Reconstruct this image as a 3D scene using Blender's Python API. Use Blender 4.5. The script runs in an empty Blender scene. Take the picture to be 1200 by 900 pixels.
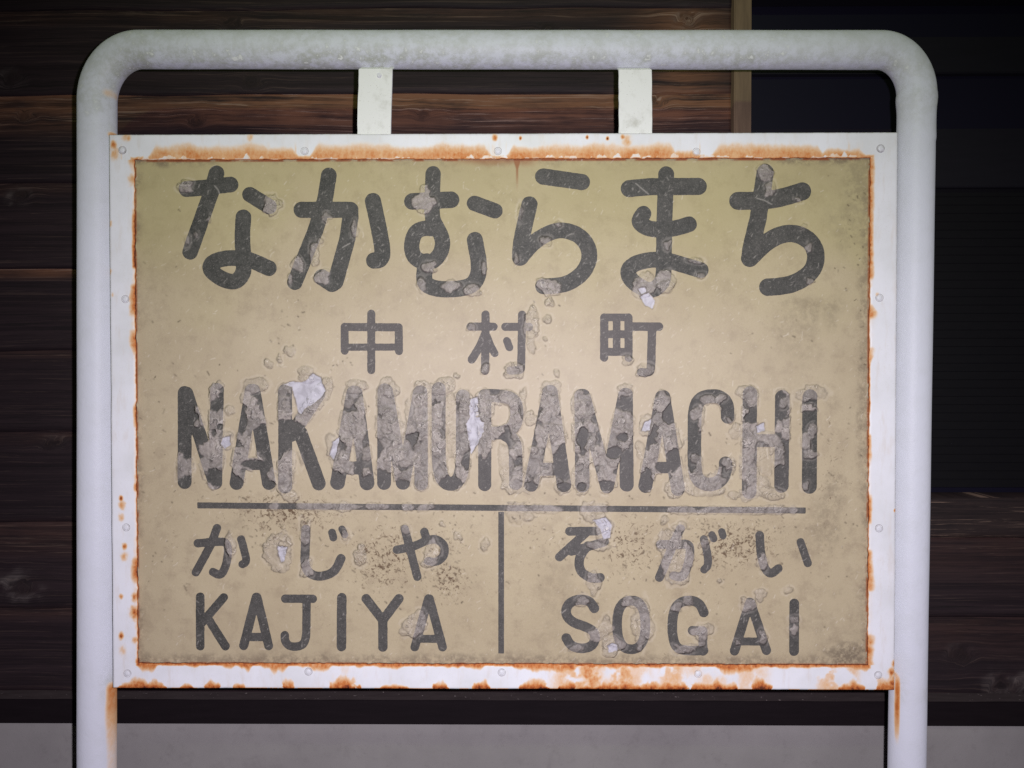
import bpy, math, random
import numpy as np
random.seed(7); RNG = np.random.default_rng(11)
sc = bpy.context.scene
C = sc.collection

# ------------------------------------------------------------------ camera
ZC = 1.45                                   # height of the sign's centre above the platform
CAM = np.array([0.0207, -1.0038, ZC + 0.0484])
PITCH, YAW, ROLL = -0.014717, 0.008846, 0.000551
cam = bpy.data.objects.new('camera', bpy.data.cameras.new('camera')); C.objects.link(cam)
cam.location = CAM
cam.rotation_euler = (math.pi/2 + PITCH, ROLL, YAW)
cam.data.sensor_width = 36; cam.data.lens = 30; cam.data.clip_start = 0.01; cam.data.clip_end = 100
sc.camera = cam
# ------------------------------------------------------------------ night: black sky, a camera flash, a weak green fill added for the upper part
w = bpy.data.worlds.new('World'); sc.world = w; w.use_nodes = True
w.node_tree.nodes['Background'].inputs[0].default_value = (0.75, 0.6, 0.8, 1)
w.node_tree.nodes['Background'].inputs[1].default_value = 0.012

def aim(o, p):
    from mathutils import Vector
    d = Vector(p) - o.location
    o.rotation_euler = d.to_track_quat('-Z', 'Y').to_euler()
fl = bpy.data.lights.new('flash', 'SPOT'); fl.energy = 55; fl.color = (0.955, 0.895, 1.03)
fl.shadow_soft_size = 0.007; fl.spot_size = math.radians(116); fl.spot_blend = 1.0
flo = bpy.data.objects.new('flash', fl); C.objects.link(flo)
flo.location = (CAM[0] + 0.042, CAM[1] + 0.0, CAM[2] + 0.022); aim(flo, (0.02, 0.0, ZC - 0.27))
pl = bpy.data.lights.new('green_fill', 'SPOT'); pl.energy = 22; pl.color = (0.74, 1.0, 0.40)  # unseen spot, added to tint the top of the sign green
pl.shadow_soft_size = 0.03; pl.spot_size = math.radians(58); pl.spot_blend = 1.0
plo = bpy.data.objects.new('green_fill', pl); C.objects.link(plo)
plo.location = (-0.1, -1.5, ZC + 0.95); aim(plo, (0.03, 0, ZC + 0.42))

sc.view_settings.view_transform = 'Standard'; sc.view_settings.look = 'None'
sc.view_settings.exposure = 0.0; sc.view_settings.gamma = 1.0
sc.cycles.use_denoising = False
sc.cycles.max_bounces = 6

# ------------------------------------------------------------------ measuring helpers
def _rot():
    a = math.pi/2 + PITCH
    Rx = np.array([[1,0,0],[0,math.cos(a),-math.sin(a)],[0,math.sin(a),math.cos(a)]])
    Ry = np.array([[math.cos(ROLL),0,math.sin(ROLL)],[0,1,0],[-math.sin(ROLL),0,math.cos(ROLL)]])
    Rz = np.array([[math.cos(YAW),-math.sin(YAW),0],[math.sin(YAW),math.cos(YAW),0],[0,0,1]])
    return Rz @ Ry @ Rx
_R = _rot()
def at(px, py, Y=0.0):
    """tracing sheet (1200 x 900) -> x, z on the upright plane at depth Y"""
    px = np.asarray(px, float); py = np.asarray(py, float)
    v = np.stack([(px-600)/1000., (450-py)/1000., -np.ones_like(px)], -1) @ _R.T
    t = (Y - CAM[1]) / v[..., 1]
    return CAM[0] + t*v[..., 0], CAM[2] + t*v[..., 2]

def smooth(e0, e1, x):
    t = np.clip((x-e0)/(e1-e0), 0, 1); return t*t*(3-2*t)
def vnoise(x, y, seed=0):
    xi = np.floor(x).astype(np.int64); yi = np.floor(y).astype(np.int64)
    fx = x-xi; fy = y-yi; fx = fx*fx*(3-2*fx); fy = fy*fy*(3-2*fy)
    def h(a, b):
        n = (a*374761393 + b*668265263 + seed*974634777) & 0x7fffffff
        n = ((n ^ (n >> 13))*1274126177) & 0x7fffffff
        return ((n ^ (n >> 16)) & 0xffff)/65535.
    return (h(xi,yi)*(1-fx)+h(xi+1,yi)*fx)*(1-fy)+(h(xi,yi+1)*(1-fx)+h(xi+1,yi+1)*fx)*fy
def fbm(x, y, seed=0, o=4):
    s = 0; a = .5; t = 0
    for k in range(o):
        s = s + a*vnoise(x*2**k, y*2**k, seed+k*17); t += a; a *= .5
    return s/t

# ------------------------------------------------------------------ scene-graph helpers
def tag(o, label=None, cat=None, group=None, kind=None):
    if label: o['label'] = label
    if cat: o['category'] = cat
    if group: o['group'] = group
    if kind: o['kind'] = kind
    return o
def link(name, me, mat=None, parent=None, smooth_shade=False):
    o = bpy.data.objects.new(name, me); C.objects.link(o)
    if mat is not None and not me.materials: me.materials.append(mat)
    if parent is not None:
        o.parent = parent
        o.matrix_parent_inverse = PINV[parent.name] if parent.name in PINV else parent.matrix_world.inverted()
    if smooth_shade: me.polygons.foreach_set('use_smooth', [True]*len(me.polygons))
    return o
PINV = {}
def empty(name, loc):
    o = bpy.data.objects.new(name, None); C.objects.link(o); o.location = loc
    from mathutils import Matrix
    PINV[name] = Matrix.Translation(loc).inverted()
    return o
def mesh_np(name, V, F):
    """V (n,3), F (m,4) quads -> mesh, fast"""
    me = bpy.data.meshes.new(name)
    V = np.ascontiguousarray(V, np.float32); F = np.ascontiguousarray(F, np.int32)
    me.vertices.add(len(V)); me.vertices.foreach_set('co', V.ravel())
    k = F.shape[1]
    me.loops.add(F.size); me.loops.foreach_set('vertex_index', F.ravel())
    me.polygons.add(len(F)); me.polygons.foreach_set('loop_start', np.arange(0, F.size, k, dtype=np.int32))
    me.update(calc_edges=True); me.validate()
    return me
def attr(me, name, vals):
    a = me.attributes.new(name, 'FLOAT', 'POINT'); a.data.foreach_set('value', np.ascontiguousarray(vals, np.float32).ravel())
def box(name, x0, x1, y0, y1, z0, z1, mat, parent, bev=0.0):
    import bmesh
    bm = bmesh.new(); bmesh.ops.create_cube(bm, size=1)
    for v in bm.verts: v.co = ((x0+x1)/2+v.co.x*(x1-x0), (y0+y1)/2+v.co.y*(y1-y0), (z0+z1)/2+v.co.z*(z1-z0))
    if bev: bmesh.ops.bevel(bm, geom=bm.edges[:], offset=bev, segments=2, affect='EDGES')
    me = bpy.data.meshes.new(name); bm.to_mesh(me); bm.free()
    return link(name, me, mat, parent)

# ------------------------------------------------------------------ material helpers
class NT:
    def __init__(s, name):
        s.m = bpy.data.materials.new(name); s.m.use_nodes = True
        s.t = s.m.node_tree; s.n = s.t.nodes; s.b = s.n['Principled BSDF']
    def new(s, typ, **kw):
        x = s.n.new(typ)
        for k, v in kw.items(): setattr(x, k, v)
        return x
    def set(s, sock, v):
        if hasattr(v, 'is_output'): s.t.links.new(v, sock)
        else: sock.default_value = v
    def attr(s, name): return s.new('ShaderNodeAttribute', attribute_name=name).outputs['Fac']
    def math(s, op, a, b=0.0, c=None, clamp=False):
        x = s.new('ShaderNodeMath', operation=op, use_clamp=clamp); s.set(x.inputs[0], a); s.set(x.inputs[1], b)
        if c is not None: s.set(x.inputs[2], c)
        return x.outputs[0]
    def mix(s, f, a, b, mode='MIX'):
        x = s.new('ShaderNodeMix', data_type='RGBA', blend_type=mode)
        s.set(x.inputs[0], f); s.set(x.inputs[6], a if hasattr(a,'is_output') else (*a, 1)); s.set(x.inputs[7], b if hasattr(b,'is_output') else (*b, 1))
        return x.outputs[2]
    def coords(s, scale=(1,1,1), loc=(0,0,0)):
        g = s.new('ShaderNodeNewGeometry'); mp = s.new('ShaderNodeMapping')
        mp.inputs['Scale'].default_value = scale; mp.inputs['Location'].default_value = loc
        s.t.links.new(g.outputs['Position'], mp.inputs['Vector']); return mp.outputs[0]
    def noise(s, vec, scale, detail=4, rough=.6, dist=0.0):
        x = s.new('ShaderNodeTexNoise'); s.t.links.new(vec, x.inputs['Vector'])
        x.inputs['Scale'].default_value = scale; x.inputs['Detail'].default_value = detail
        x.inputs['Roughness'].default_value = rough; x.inputs['Distortion'].default_value = dist
        return x.outputs[0]
    def ramp(s, f, stops):
        x = s.new('ShaderNodeValToRGB'); e = x.color_ramp.elements
        while len(e) < len(stops): e.new(0.5)
        for i, (p, c) in enumerate(stops):
            e[i].position = p; e[i].color = (*c, 1) if len(c) == 3 else c
        s.set(x.inputs[0], f); return x.outputs[0]
    def step(s, f, a, b):
        x = s.new('ShaderNodeMapRange', interpolation_type='SMOOTHSTEP')
        s.set(x.inputs[0], f); x.inputs[1].default_value = a; x.inputs[2].default_value = b; return x.outputs[0]
    def bump(s, h, strength=.3, dist=.001):
        x = s.new('ShaderNodeBump'); x.inputs['Strength'].default_value = strength; x.inputs['Distance'].default_value = dist
        s.set(x.inputs['Height'], h); s.t.links.new(x.outputs[0], s.b.inputs['Normal'])
    def out(s, col, rough=.6, spec=.3):
        s.set(s.b.inputs['Base Color'], col if hasattr(col,'is_output') else (*col,1)); s.set(s.b.inputs['Roughness'], rough)
        s.b.inputs['Specular IOR Level'].default_value = spec
        s.b.inputs['Diffuse Roughness'].default_value = .35
        return s.m

RUST = [(0.0,(0.78,0.76,0.74)),(0.20,(0.74,0.61,0.48)),(0.42,(0.68,0.42,0.21)),(0.66,(0.56,0.20,0.05)),(0.85,(0.36,0.085,0.02)),(1.0,(0.10,0.025,0.01))]

# white enamel of the sheet-metal frame, rusting from its edges
t = NT('frame_enamel')
p = t.coords()
r = t.attr('rust')
rn = t.noise(p, 260, 5, .7); rn2 = t.noise(t.coords((1,1,.5)), 300, 4, .65)
r2 = t.math('MULTIPLY', r, t.math('MULTIPLY_ADD', rn, .8, t.math('MULTIPLY_ADD', rn2, .8, .20)))
rc = t.ramp(r2, RUST)
big = t.noise(p, 14, 4, .6)
whitec = t.mix(t.step(big, .35, .75), (0.755,0.765,0.785), (0.67,0.68,0.68))
whitec = t.mix(t.math('MULTIPLY', t.step(t.noise(p, 900, 2, .5), .60, .72), .16), whitec, (0.36,0.33,0.28))
whitec = t.mix(t.math('MULTIPLY', t.step(t.noise(t.coords((1,1,.22)), 95, 4, .65), .50, .72), .30), whitec, (0.62,0.54,0.45))
whitec = t.mix(t.math('MULTIPLY', t.attr('grime'), .75), whitec, (0.24,0.20,0.15))
col = t.mix(t.step(r2, .02, .26), whitec, rc)
t.bump(t.math('ADD', t.math('MULTIPLY', rn, r), t.math('MULTIPLY', t.noise(p, 120, 3, .5), .25)), .35, .0012)
M_FRAME = t.out(col, t.math('MULTIPLY_ADD', t.step(r2, .1, .4), .35, .42), .35)

# painted pipe
t = NT('pipe_paint')
p = t.coords()
n1 = t.noise(p, 32, 6, .68, .3); n2 = t.noise(p, 110, 4, .65); n3 = t.noise(p, 600, 2, .5)
g = t.attr('grime')
gm = t.math('MULTIPLY', g, t.step(t.math('ADD', t.math('MULTIPLY', n1, .45), t.math('MULTIPLY', n2, .55)), .40, .62))
col = t.mix(t.math('MULTIPLY', t.step(n1, .42, .7), .35), (0.645,0.665,0.71), (0.57,0.59,0.60))
col = t.mix(t.math('MULTIPLY', gm, .75), col, (0.38,0.395,0.32))
col = t.mix(t.math('MULTIPLY', g, t.step(n2, .60, .70)), col, (0.80,0.82,0.78))
col = t.mix(t.math('MULTIPLY', t.step(n3, .66, .74), t.math('MULTIPLY_ADD', g, .35, .08)), col, (0.22,0.22,0.17))
r = t.attr('rust'); r2 = t.math('MULTIPLY', r, t.math('MULTIPLY_ADD', n2, .8, .6))
col = t.mix(t.step(r2, .05, .3), col, t.ramp(r2, RUST))
t.bump(t.math('ADD', n2, t.math('MULTIPLY', n3, .4)), .35, .0014)
M_PIPE = t.out(col, .50, .3)

# hanger strips
t = NT('strip_paint')
p = t.coords(); n1 = t.noise(p, 40, 5, .65); n2 = t.noise(p, 500, 2, .5)
col = t.mix(t.step(n1, .5, .8), (0.76,0.77,0.74), (0.55,0.55,0.50))
col = t.mix(t.math('MULTIPLY', t.step(n2, .64, .74), .5), col, (0.25,0.22,0.17))
t.bump(n1, .2, .001)
M_STRIP = t.out(col, .55, .3)

t = NT('screw_paint')
p = t.coords(); n1 = t.noise(p, 600, 3, .6)
M_SCREW = t.out(t.mix(t.step(n1, .4, .75), (0.70,0.71,0.73), (0.60,0.60,0.61)), .5, .3)
t = NT('screw_rim_dirt')
M_RIM = t.out(t.mix(t.step(t.noise(t.coords(), 500, 3, .6), .35, .7), (0.30,0.29,0.29), (0.47,0.46,0.46)), .7, .2)

# tan sign face under an old clear film
def face_col(t):
    p = t.coords()
    n = t.noise(p, 9, 5, .6); n2 = t.noise(p, 55, 5, .7); n3 = t.noise(p, 900, 2, .6)
    c = t.mix(t.step(n, .3, .7), (0.462,0.394,0.258), (0.412,0.344,0.222))
    c = t.mix(t.math('MULTIPLY', t.step(n2, .46, .72), .60), c, (0.325,0.262,0.172))
    c = t.mix(t.math('MULTIPLY', t.step(n3, .54, .68), .20), c, (0.27,0.21,0.13))
    c = t.mix(t.math('MULTIPLY', t.step(t.noise(p, 1100, 2, .5), .60, .70), .22), c, (0.62,0.54,0.40))
    return p, c
t = NT('sign_face')
p, c = face_col(t)
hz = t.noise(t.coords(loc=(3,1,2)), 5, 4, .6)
c = t.mix(t.math('MULTIPLY', t.attr('glow_haze'), t.math('MULTIPLY_ADD', hz, .6, .35)), c, (0.56,0.485,0.395))
bl = t.attr('blister'); bn = t.noise(p, 160, 4, .65, .6)
bc = t.mix(t.step(bn, .35, .68), (0.45,0.395,0.305), (0.325,0.282,0.222))
c = t.mix(t.math('MULTIPLY', bl, .72), c, bc)
c = t.mix(t.math('MULTIPLY', t.attr('top_tint'), t.math('MULTIPLY_ADD', hz, .8, .25), clamp=True), c, (0.40,0.365,0.150))
gr = t.attr('grime')
c = t.mix(t.math('MULTIPLY', gr, t.step(t.noise(p, 130, 5, .75), .33, .62)), c, (0.165,0.13,0.09))
c = t.mix(t.math('MULTIPLY', t.attr('dirt'), t.math('MULTIPLY_ADD', t.noise(p, 420, 3, .6), .9, .35)), c, (0.085,0.062,0.04))
sp_ = t.step(t.math('ADD', t.math('MULTIPLY', t.noise(p, 190, 5, .75, .8), .75), t.math('MULTIPLY', t.attr('drift'), .17)), .535, .61)
c = t.mix(t.math('MULTIPLY', sp_, t.math('MULTIPLY', t.attr('drift'), 1.0, clamp=True)), c, (0.13,0.085,0.05))
c = t.mix(t.math('MULTIPLY', t.attr('rim_light'), .55), c, (0.60,0.54,0.44))  # light blister rims: relief highlights painted into the colour
c = t.mix(t.math('MULTIPLY', t.attr('rim_dark'), .6), c, (0.14,0.115,0.09))  # dark blister rims: crease dirt with relief shade painted in
c = t.mix(t.attr('rust'), c, (0.27,0.075,0.02))
c = t.mix(t.math('MULTIPLY', t.attr('scratch'), .6), c, (0.66,0.60,0.50))
wn = t.noise(p, 70, 4, .6, .8)
c = t.mix(t.attr('tear'), c, t.mix(t.step(wn, .35, .7), (0.54,0.525,0.56), (0.38,0.365,0.39)))
c = t.mix(t.math('MULTIPLY', t.attr('tear_edge'), .8), c, (0.12,0.10,0.09))
ck = t.noise(p, 80, 3, .5, 1.3); cm = t.math('MULTIPLY', t.math('MULTIPLY', bl, 1.15, clamp=True), t.step(t.noise(t.coords(loc=(5,2,7)), 60, 2, .5), .42, .54))
c = t.mix(t.math('MULTIPLY', cm, t.math('MULTIPLY', t.step(t.math('ABSOLUTE', t.math('SUBTRACT', ck, .535)), .014, .003), .70)), c, (0.66,0.60,0.50))  # light lines beside the cracks: glints painted into the colour
c = t.mix(t.math('MULTIPLY', cm, t.math('MULTIPLY', t.step(t.math('ABSOLUTE', t.math('SUBTRACT', ck, .50)), .016, .004), .75)), c, (0.11,0.09,0.07))
t.bump(t.math('ADD', t.math('MULTIPLY', bn, bl), t.math('ADD', t.math('MULTIPLY', t.noise(p, 260, 3, .6), .22), t.math('MULTIPLY', t.math('MULTIPLY', ck, cm), 2.0))), .7, .0022)
M_FACE = t.out(c, t.math('MULTIPLY_ADD', bl, -.20, .60), .20)

# charcoal lettering, loosened to grey where the film has blistered
t = NT('letter_ink')
p = t.coords()
n = t.noise(p, 45, 5, .7); bn = t.noise(p, 150, 4, .65, .7); n3 = t.noise(p, 700, 2, .6)
fade = t.attr('fade')
dark = t.mix(t.step(t.math('ADD', t.math('MULTIPLY', n, .5), t.math('MULTIPLY', t.noise(p, 230, 4, .7), .5)), .36, .64), (0.030,0.033,0.027), (0.076,0.076,0.065))
dark = t.mix(fade, dark, (0.145,0.126,0.122))
dark = t.mix(t.math('MULTIPLY', t.step(n3, .55, .68), .45), dark, (0.21,0.19,0.17))
bl = t.attr('blister')
pale = t.mix(t.step(t.math('ADD', t.math('MULTIPLY', bn, .5), t.math('MULTIPLY', n, .5)), .32, .66), (0.425,0.378,0.332), (0.262,0.232,0.207))
c = t.mix(t.math('MULTIPLY', bl, .93), dark, pale)
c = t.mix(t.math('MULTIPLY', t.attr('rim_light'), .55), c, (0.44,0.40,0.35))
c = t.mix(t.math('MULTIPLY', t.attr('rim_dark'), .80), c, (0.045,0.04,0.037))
c = t.mix(t.math('MULTIPLY', t.attr('scratch'), .62), c, (0.46,0.43,0.38))
c = t.mix(t.math('MULTIPLY', t.attr('tear_edge'), .75), c, (0.07,0.06,0.05))
ck = t.noise(p, 80, 3, .5, 1.3); cm = t.math('MULTIPLY', t.math('MULTIPLY', bl, 1.15, clamp=True), t.step(t.noise(t.coords(loc=(5,2,7)), 60, 2, .5), .42, .54))
c = t.mix(t.math('MULTIPLY', cm, t.math('MULTIPLY', t.step(t.math('ABSOLUTE', t.math('SUBTRACT', ck, .535)), .014, .003), .70)), c, (0.52,0.48,0.43))  # painted glints again, along the cracks in the ink
c = t.mix(t.math('MULTIPLY', cm, t.math('MULTIPLY', t.step(t.math('ABSOLUTE', t.math('SUBTRACT', ck, .50)), .016, .004), .75)), c, (0.05,0.045,0.04))
t.bump(t.math('ADD', t.math('MULTIPLY', bn, bl), t.math('ADD', t.math('MULTIPLY', n3, .12), t.math('MULTIPLY', t.math('MULTIPLY', ck, cm), 2.0))), .8, .0024)
M_INK = t.out(c, t.math('MULTIPLY_ADD', bl, -.22, .62), .30)

# dark weathered boards, grain follows the per-board coordinates
def wood(name, dark, mid, warm):
    t = NT(name)
    a = t.new('ShaderNodeAttribute', attribute_name='grain').outputs['Vector']
    def gn(sx, sz, d=4, r=.65, dist=0.):
        mp = t.new('ShaderNodeMapping'); mp.inputs['Scale'].default_value = (sx, 1, sz); t.t.links.new(a, mp.inputs['Vector'])
        return t.noise(mp.outputs[0], 1.0, d, r, dist)
    fine = gn(5, 330, 5, .8, .5); med = gn(2.6, 120, 5, .75, .3); broad = gn(3.0, 14, 4, .6); patch = gn(9, 30, 4, .6)
    c = t.mix(t.step(med, .36, .66), dark, mid)
    c = t.mix(t.math('MULTIPLY', t.step(broad, .45, .7), .5), c, dark)
    wv = t.math('MULTIPLY', t.attr('warm'), t.step(t.math('ADD', t.math('MULTIPLY', med, .6), t.math('MULTIPLY', patch, .4)), .34, .62))
    c = t.mix(wv, c, warm)
    c = t.mix(t.math('MULTIPLY', t.attr('pale'), t.step(fine, .3, .65)), c, (0.135,0.115,0.105))
    c = t.mix(t.math('MULTIPLY', t.step(fine, .54, .66), t.math('MULTIPLY_ADD', t.attr('warm'), .85, .12)), c, (0.30,0.205,0.15))
    c = t.mix(t.math('MULTIPLY', t.step(fine, .46, .32), .85), c, (0.006,0.005,0.005))
    c = t.mix(t.attr('knot'), c, (0.010,0.006,0.005))
    t.bump(t.math('ADD', fine, med), .4, .0015)
    return t.out(c, .68, .25)
M_WOOD = wood('weathered_board', (0.0130,0.0076,0.0095), (0.0265,0.0160,0.0182), (0.185,0.084,0.044))
M_SILLW = wood('window_timber', (0.012,0.008,0.009), (0.026,0.017,0.017), (0.036,0.023,0.020))

t = NT('tan_casing')
p = t.coords((1,1,.08)); n = t.noise(p, 180, 4, .6); n2 = t.noise(t.coords(), 30, 3, .6)
M_CASE = t.out(t.mix(t.step(n, .3, .7), t.mix(n2, (0.215,0.150,0.090), (0.175,0.122,0.075)), (0.140,0.097,0.060)), .6, .2)

t = NT('black_timber')  # plain near-black timber, lightly specked
p = t.coords((.12,1,1)); n = t.noise(p, 160, 4, .6)
sp = t.step(t.noise(t.coords(), 420, 2, .5), .72, .78)
M_BLACK = t.out(t.mix(t.math('MULTIPLY', sp, .3), t.mix(n, (0.0065,0.0042,0.0052), (0.013,0.0088,0.0105)), (0.06,0.05,0.05)), .7, .12)

t = NT('ledge_wood')
p = t.coords((.15,1,1)); n = t.noise(p, 190, 5, .7)
sp = t.step(t.noise(t.coords((.6,1,1)), 260, 3, .6), .66, .74)
M_LEDGE = t.out(t.mix(t.math('MULTIPLY', sp, .7), t.mix(n, (0.020,0.015,0.015), (0.060,0.048,0.046)), (0.30,0.26,0.24)), .6, .2)

t = NT('mortar')
p = t.coords(); n = t.noise(p, 7, 5, .6); n2 = t.noise(p, 45, 5, .7); n3 = t.noise(p, 700, 3, .6)
c = t.mix(t.step(n, .3, .7), (0.305,0.290,0.276), (0.262,0.248,0.238))
c = t.mix(t.math('MULTIPLY', t.step(n2, .5, .78), .4), c, (0.185,0.170,0.165))
c = t.mix(t.math('MULTIPLY', t.step(n3, .62, .74), .35), c, (0.10,0.09,0.09))
t.bump(t.math('ADD', n2, t.math('MULTIPLY', n3, .5)), .35, .002)
M_MORTAR = t.out(c, .85, .15)

t = NT('dark_glass')
M_GLASS = t.out((0.0095,0.0088,0.0175), .4, .15)
t = NT('dark_slat')
n = t.noise(t.coords((.3,1,1)), 120, 4, .6)
M_SLAT = t.out(t.mix(n, (0.0048,0.0046,0.0058), (0.0075,0.007,0.0082)), .6, .15)
t = NT('dark_window_rail')
n = t.noise(t.coords((.12,1,1)), 150, 4, .65)
M_RAIL = t.out(t.mix(n, (0.0070,0.0064,0.0098), (0.0115,0.0102,0.0150)), .6, .2)

# ================================================================== THE BUILDING BEHIND
YW = 0.165                                    # face of the boarded wall behind the sign plane
bx0, _ = at(0, 450, YW); bx1, _ = at(1200, 450, YW)
bld = empty('station_building', (0, YW+0.05, 0))
tag(bld, 'dark weathered timber building with boarded wall, window and grey mortar base behind the sign', 'building')

def wz(py, Y=YW): return float(at(600, py, Y)[1])
def wx(px, py=450, Y=YW): return float(at(px, py, Y)[0])
KNOTS = [(272,25,.008,.15), (296,96,.009,.0), (30,133,.007,.1), (806,21,.010,.8), (20,688,.012,1.), (232,140,.008,0),(500,133,.007,0),
         (1130,768,.010,.2), (1181,802,.013,.9), (15,90,.008,.6),(760,118,.010,.1),(60,520,.008,.2),(25,228,.007,.6),(640,30,.007,.1)]
KN = [(wx(a), wz(b), r, pl_) for a, b, r, pl_ in KNOTS]
def board(name, x0, x1, z0, z1, y_top, y_bot, mat, parent, warm, seed, thick=.014, step=.004):
    """one horizontal board: a slightly waney grid face with real thickness"""
    nx = max(2, int((x1-x0)/step)); nz = max(4, int((z1-z0)/step))
    X, Z = np.meshgrid(np.linspace(x0, x1, nx+1), np.linspace(z0, z1, nz+1))
    s = (Z-z0)/(z1-z0)
    edge = (vnoise(X*9+seed*3.1, X*0+seed, 3)-.5)*.004
    Zd = Z + edge*(1-s)
    Y = y_bot*(1-s) + y_top*s + (fbm(X*3, Z*40, seed)-.5)*.0025 + .003*(smooth(.008, 0, Z-z0)**2)
    gx = X + seed*3.7; gz = Z + seed*1.3 + (fbm(X*1.6, Z*4, seed+40, 2)-.5)*.02
    knot = np.zeros_like(X); pale = np.zeros_like(X); wm = warm(X, Z, s)
    for kx, kz, kr, kp in KN:
        dx = (X-kx)/1.6 + (fbm(X*70, Z*70, seed+70)-.5)*kr*1.6; dz = Z-kz + (fbm(X*70, Z*70, seed+71)-.5)*kr*1.6; r = np.sqrt(dx*dx+dz*dz)
        f = np.exp(-(r/(kr*3.5))**2)
        gz = gz - f*dz*.5*np.minimum(1, (kr/np.maximum(r, 1e-4))**2) + f*.0015*np.sin(r/kr*2.0)
        gz = gz*smooth(kr*.5, kr*1.3, r) + (r*1.5+seed*1.3+kz)*(1-smooth(kr*.5, kr*1.3, r))
        knot = np.maximum(knot, .5*smooth(kr*1.05, kr*.75, r)*(.45+.55*np.sin(r/kr*9)**2))
        if kp:
            ring = np.exp(-((r-kr*1.25)/(kr*.55))**2)*(.4+.6*smooth(-.5, 1, np.sin(np.arctan2(dz, dx)*1+kx*40)))
            pale = np.maximum(pale, kp*ring*smooth(.35, .65, fbm(X*60, Z*120, seed+72)))
    V = np.stack([X, Y, Zd], -1).reshape(-1, 3)
    Vb = V.copy(); Vb[:, 1] = np.maximum(y_top, y_bot) + thick
    W = nx+1
    idx = np.arange((nx+1)*(nz+1)).reshape(nz+1, nx+1)
    F = np.stack([idx[:-1,:-1], idx[:-1,1:], idx[1:,1:], idx[1:,:-1]], -1).reshape(-1, 4)
    loop = np.concatenate([idx[0,:], idx[1:,-1], idx[-1,-2::-1], idx[-2:0:-1,0]])
    base = len(V); nl = len(loop)
    V2 = np.concatenate([V, Vb[loop]])
    lb = base+np.arange(nl)
    S = np.stack([loop, lb, np.roll(lb,-1), np.roll(loop,-1)], -1)
    me = mesh_np(name, V2, np.concatenate([F, S]))
    def ext(a): return np.concatenate([a.ravel(), a.ravel()[loop]])
    attr(me, 'knot', ext(knot)); attr(me, 'pale', ext(pale)); attr(me, 'warm', ext(wm))
    ga = me.attributes.new('grain', 'FLOAT_VECTOR', 'POINT')
    ga.data.foreach_set('vector', np.stack([ext(gx), np.full(len(V2), seed*2.3), ext(gz)], -1).astype(np.float32).ravel())
    return link(name, me, mat, parent, True)

xl = wx(-520); xcase0 = wx(858, 80); xcase1 = wx(878, 80); xr = wx(1720)
seams = [-92, 8, 108, 211, 313, 410, 506, 612, 713, 812]
for i in range(len(seams)-1):
    zt, zb = wz(seams[i]), wz(seams[i+1])
    amt = {0:(.35,.05), 1:(.5,.02), 2:(1.35,.054), 4:(.75,.014), 7:(.15,.05)}.get(i, (.12,.02))
    def warm(X, Z, s, zt=zt, amt=amt, i=i):
        d = zt-Z
        b = amt[0]*smooth(amt[1]*1.25, amt[1]*.35, d + (fbm(X*6, Z*30, i+5)-.5)*.02)
        if i == 2: b = b*(.6+.4*smooth(-.47, -.30, X))
        if i == 1: b = np.maximum(b*.4, .9*np.exp(-((X-wx(800))/.06)**2))
        return b
    right = xcase0 - .001 if seams[i+1] < 600 else xcase0 + .015
    o = board('plank', xl, right, zb-.001, zt+.010, YW+.0045, YW, M_WOOD, bld, warm, i+1)

for j_, (a_, b_) in enumerate([(-191, -92), (-290, -191)]):
    board('plank', xl, xcase0-.001, wz(b_)-.001, wz(a_)+.010, YW+.0045, YW, M_WOOD, bld, lambda X, Z, s: .1+0*X, 61+j_)
# window to the right: tan casing, timber rails, dark glass and a slatted blind behind it
win = empty('window', (xcase0, YW+.05, wz(583)))
win.parent = bld; win.matrix_parent_inverse = PINV['station_building']
PINV['window'] = PINV['window']
from mathutils import Matrix
def wlink(o):                                  # parts of the window keep their world place
    o.parent = win; o.matrix_parent_inverse = Matrix.Translation((xcase0, YW+.05, wz(583))).inverted()
    return o
wlink(box('casing', xcase0, xcase1, YW-.012, YW+.06, wz(600), wz(-290), M_CASE, None, .0015))
yr = YW+.045
for k, (a, b, dy) in enumerate([(-290, 3, -.012), (41, 84, .012), (154, 222, -.008)]):
    wlink(box('rail', xcase1+.001, xr, yr+dy, yr+dy+.03, wz(b, yr), wz(a, yr), M_RAIL, None, .0015))
wlink(box('glass_pane', xcase1+.002, xr, yr+.026, yr+.030, wz(586, yr), wz(-30, yr), M_GLASS, None))
z = wz(226, yr); zend = wz(576, yr); sl = None; k = 0
while z > zend:
    if sl is None:
        sl = box('slat', xcase1+.003, xr, yr+.006, yr+.022, -.0057, .0057, M_SLAT, None, .0008); o = sl
    else:
        o = sl.copy(); C.objects.link(o)
    o.location = (0, 0, 0); wlink(o); o.location = (0, 0, z); z -= .0118; k += 1
nowarm = lambda X, Z, s: .12*smooth(.2, .9, s)
wlink(board('sill', xcase1+.001, xr, wz(629), wz(583), YW+.004, YW+.001, M_SILLW, None, lambda X, Z, s: .55+0*X, 31, .05))
for i, (a, b) in enumerate([(632, 720), (722, 812)]):
    board('plank', xcase0+.017, xr, wz(b)-.003, wz(a), YW+.010, YW+.001, M_WOOD, bld, nowarm, 41+i)
# backing of the wall
box('backing', xl, xr, YW+.09, YW+.10, wz(850), wz(-290), M_BLACK, bld)
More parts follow.
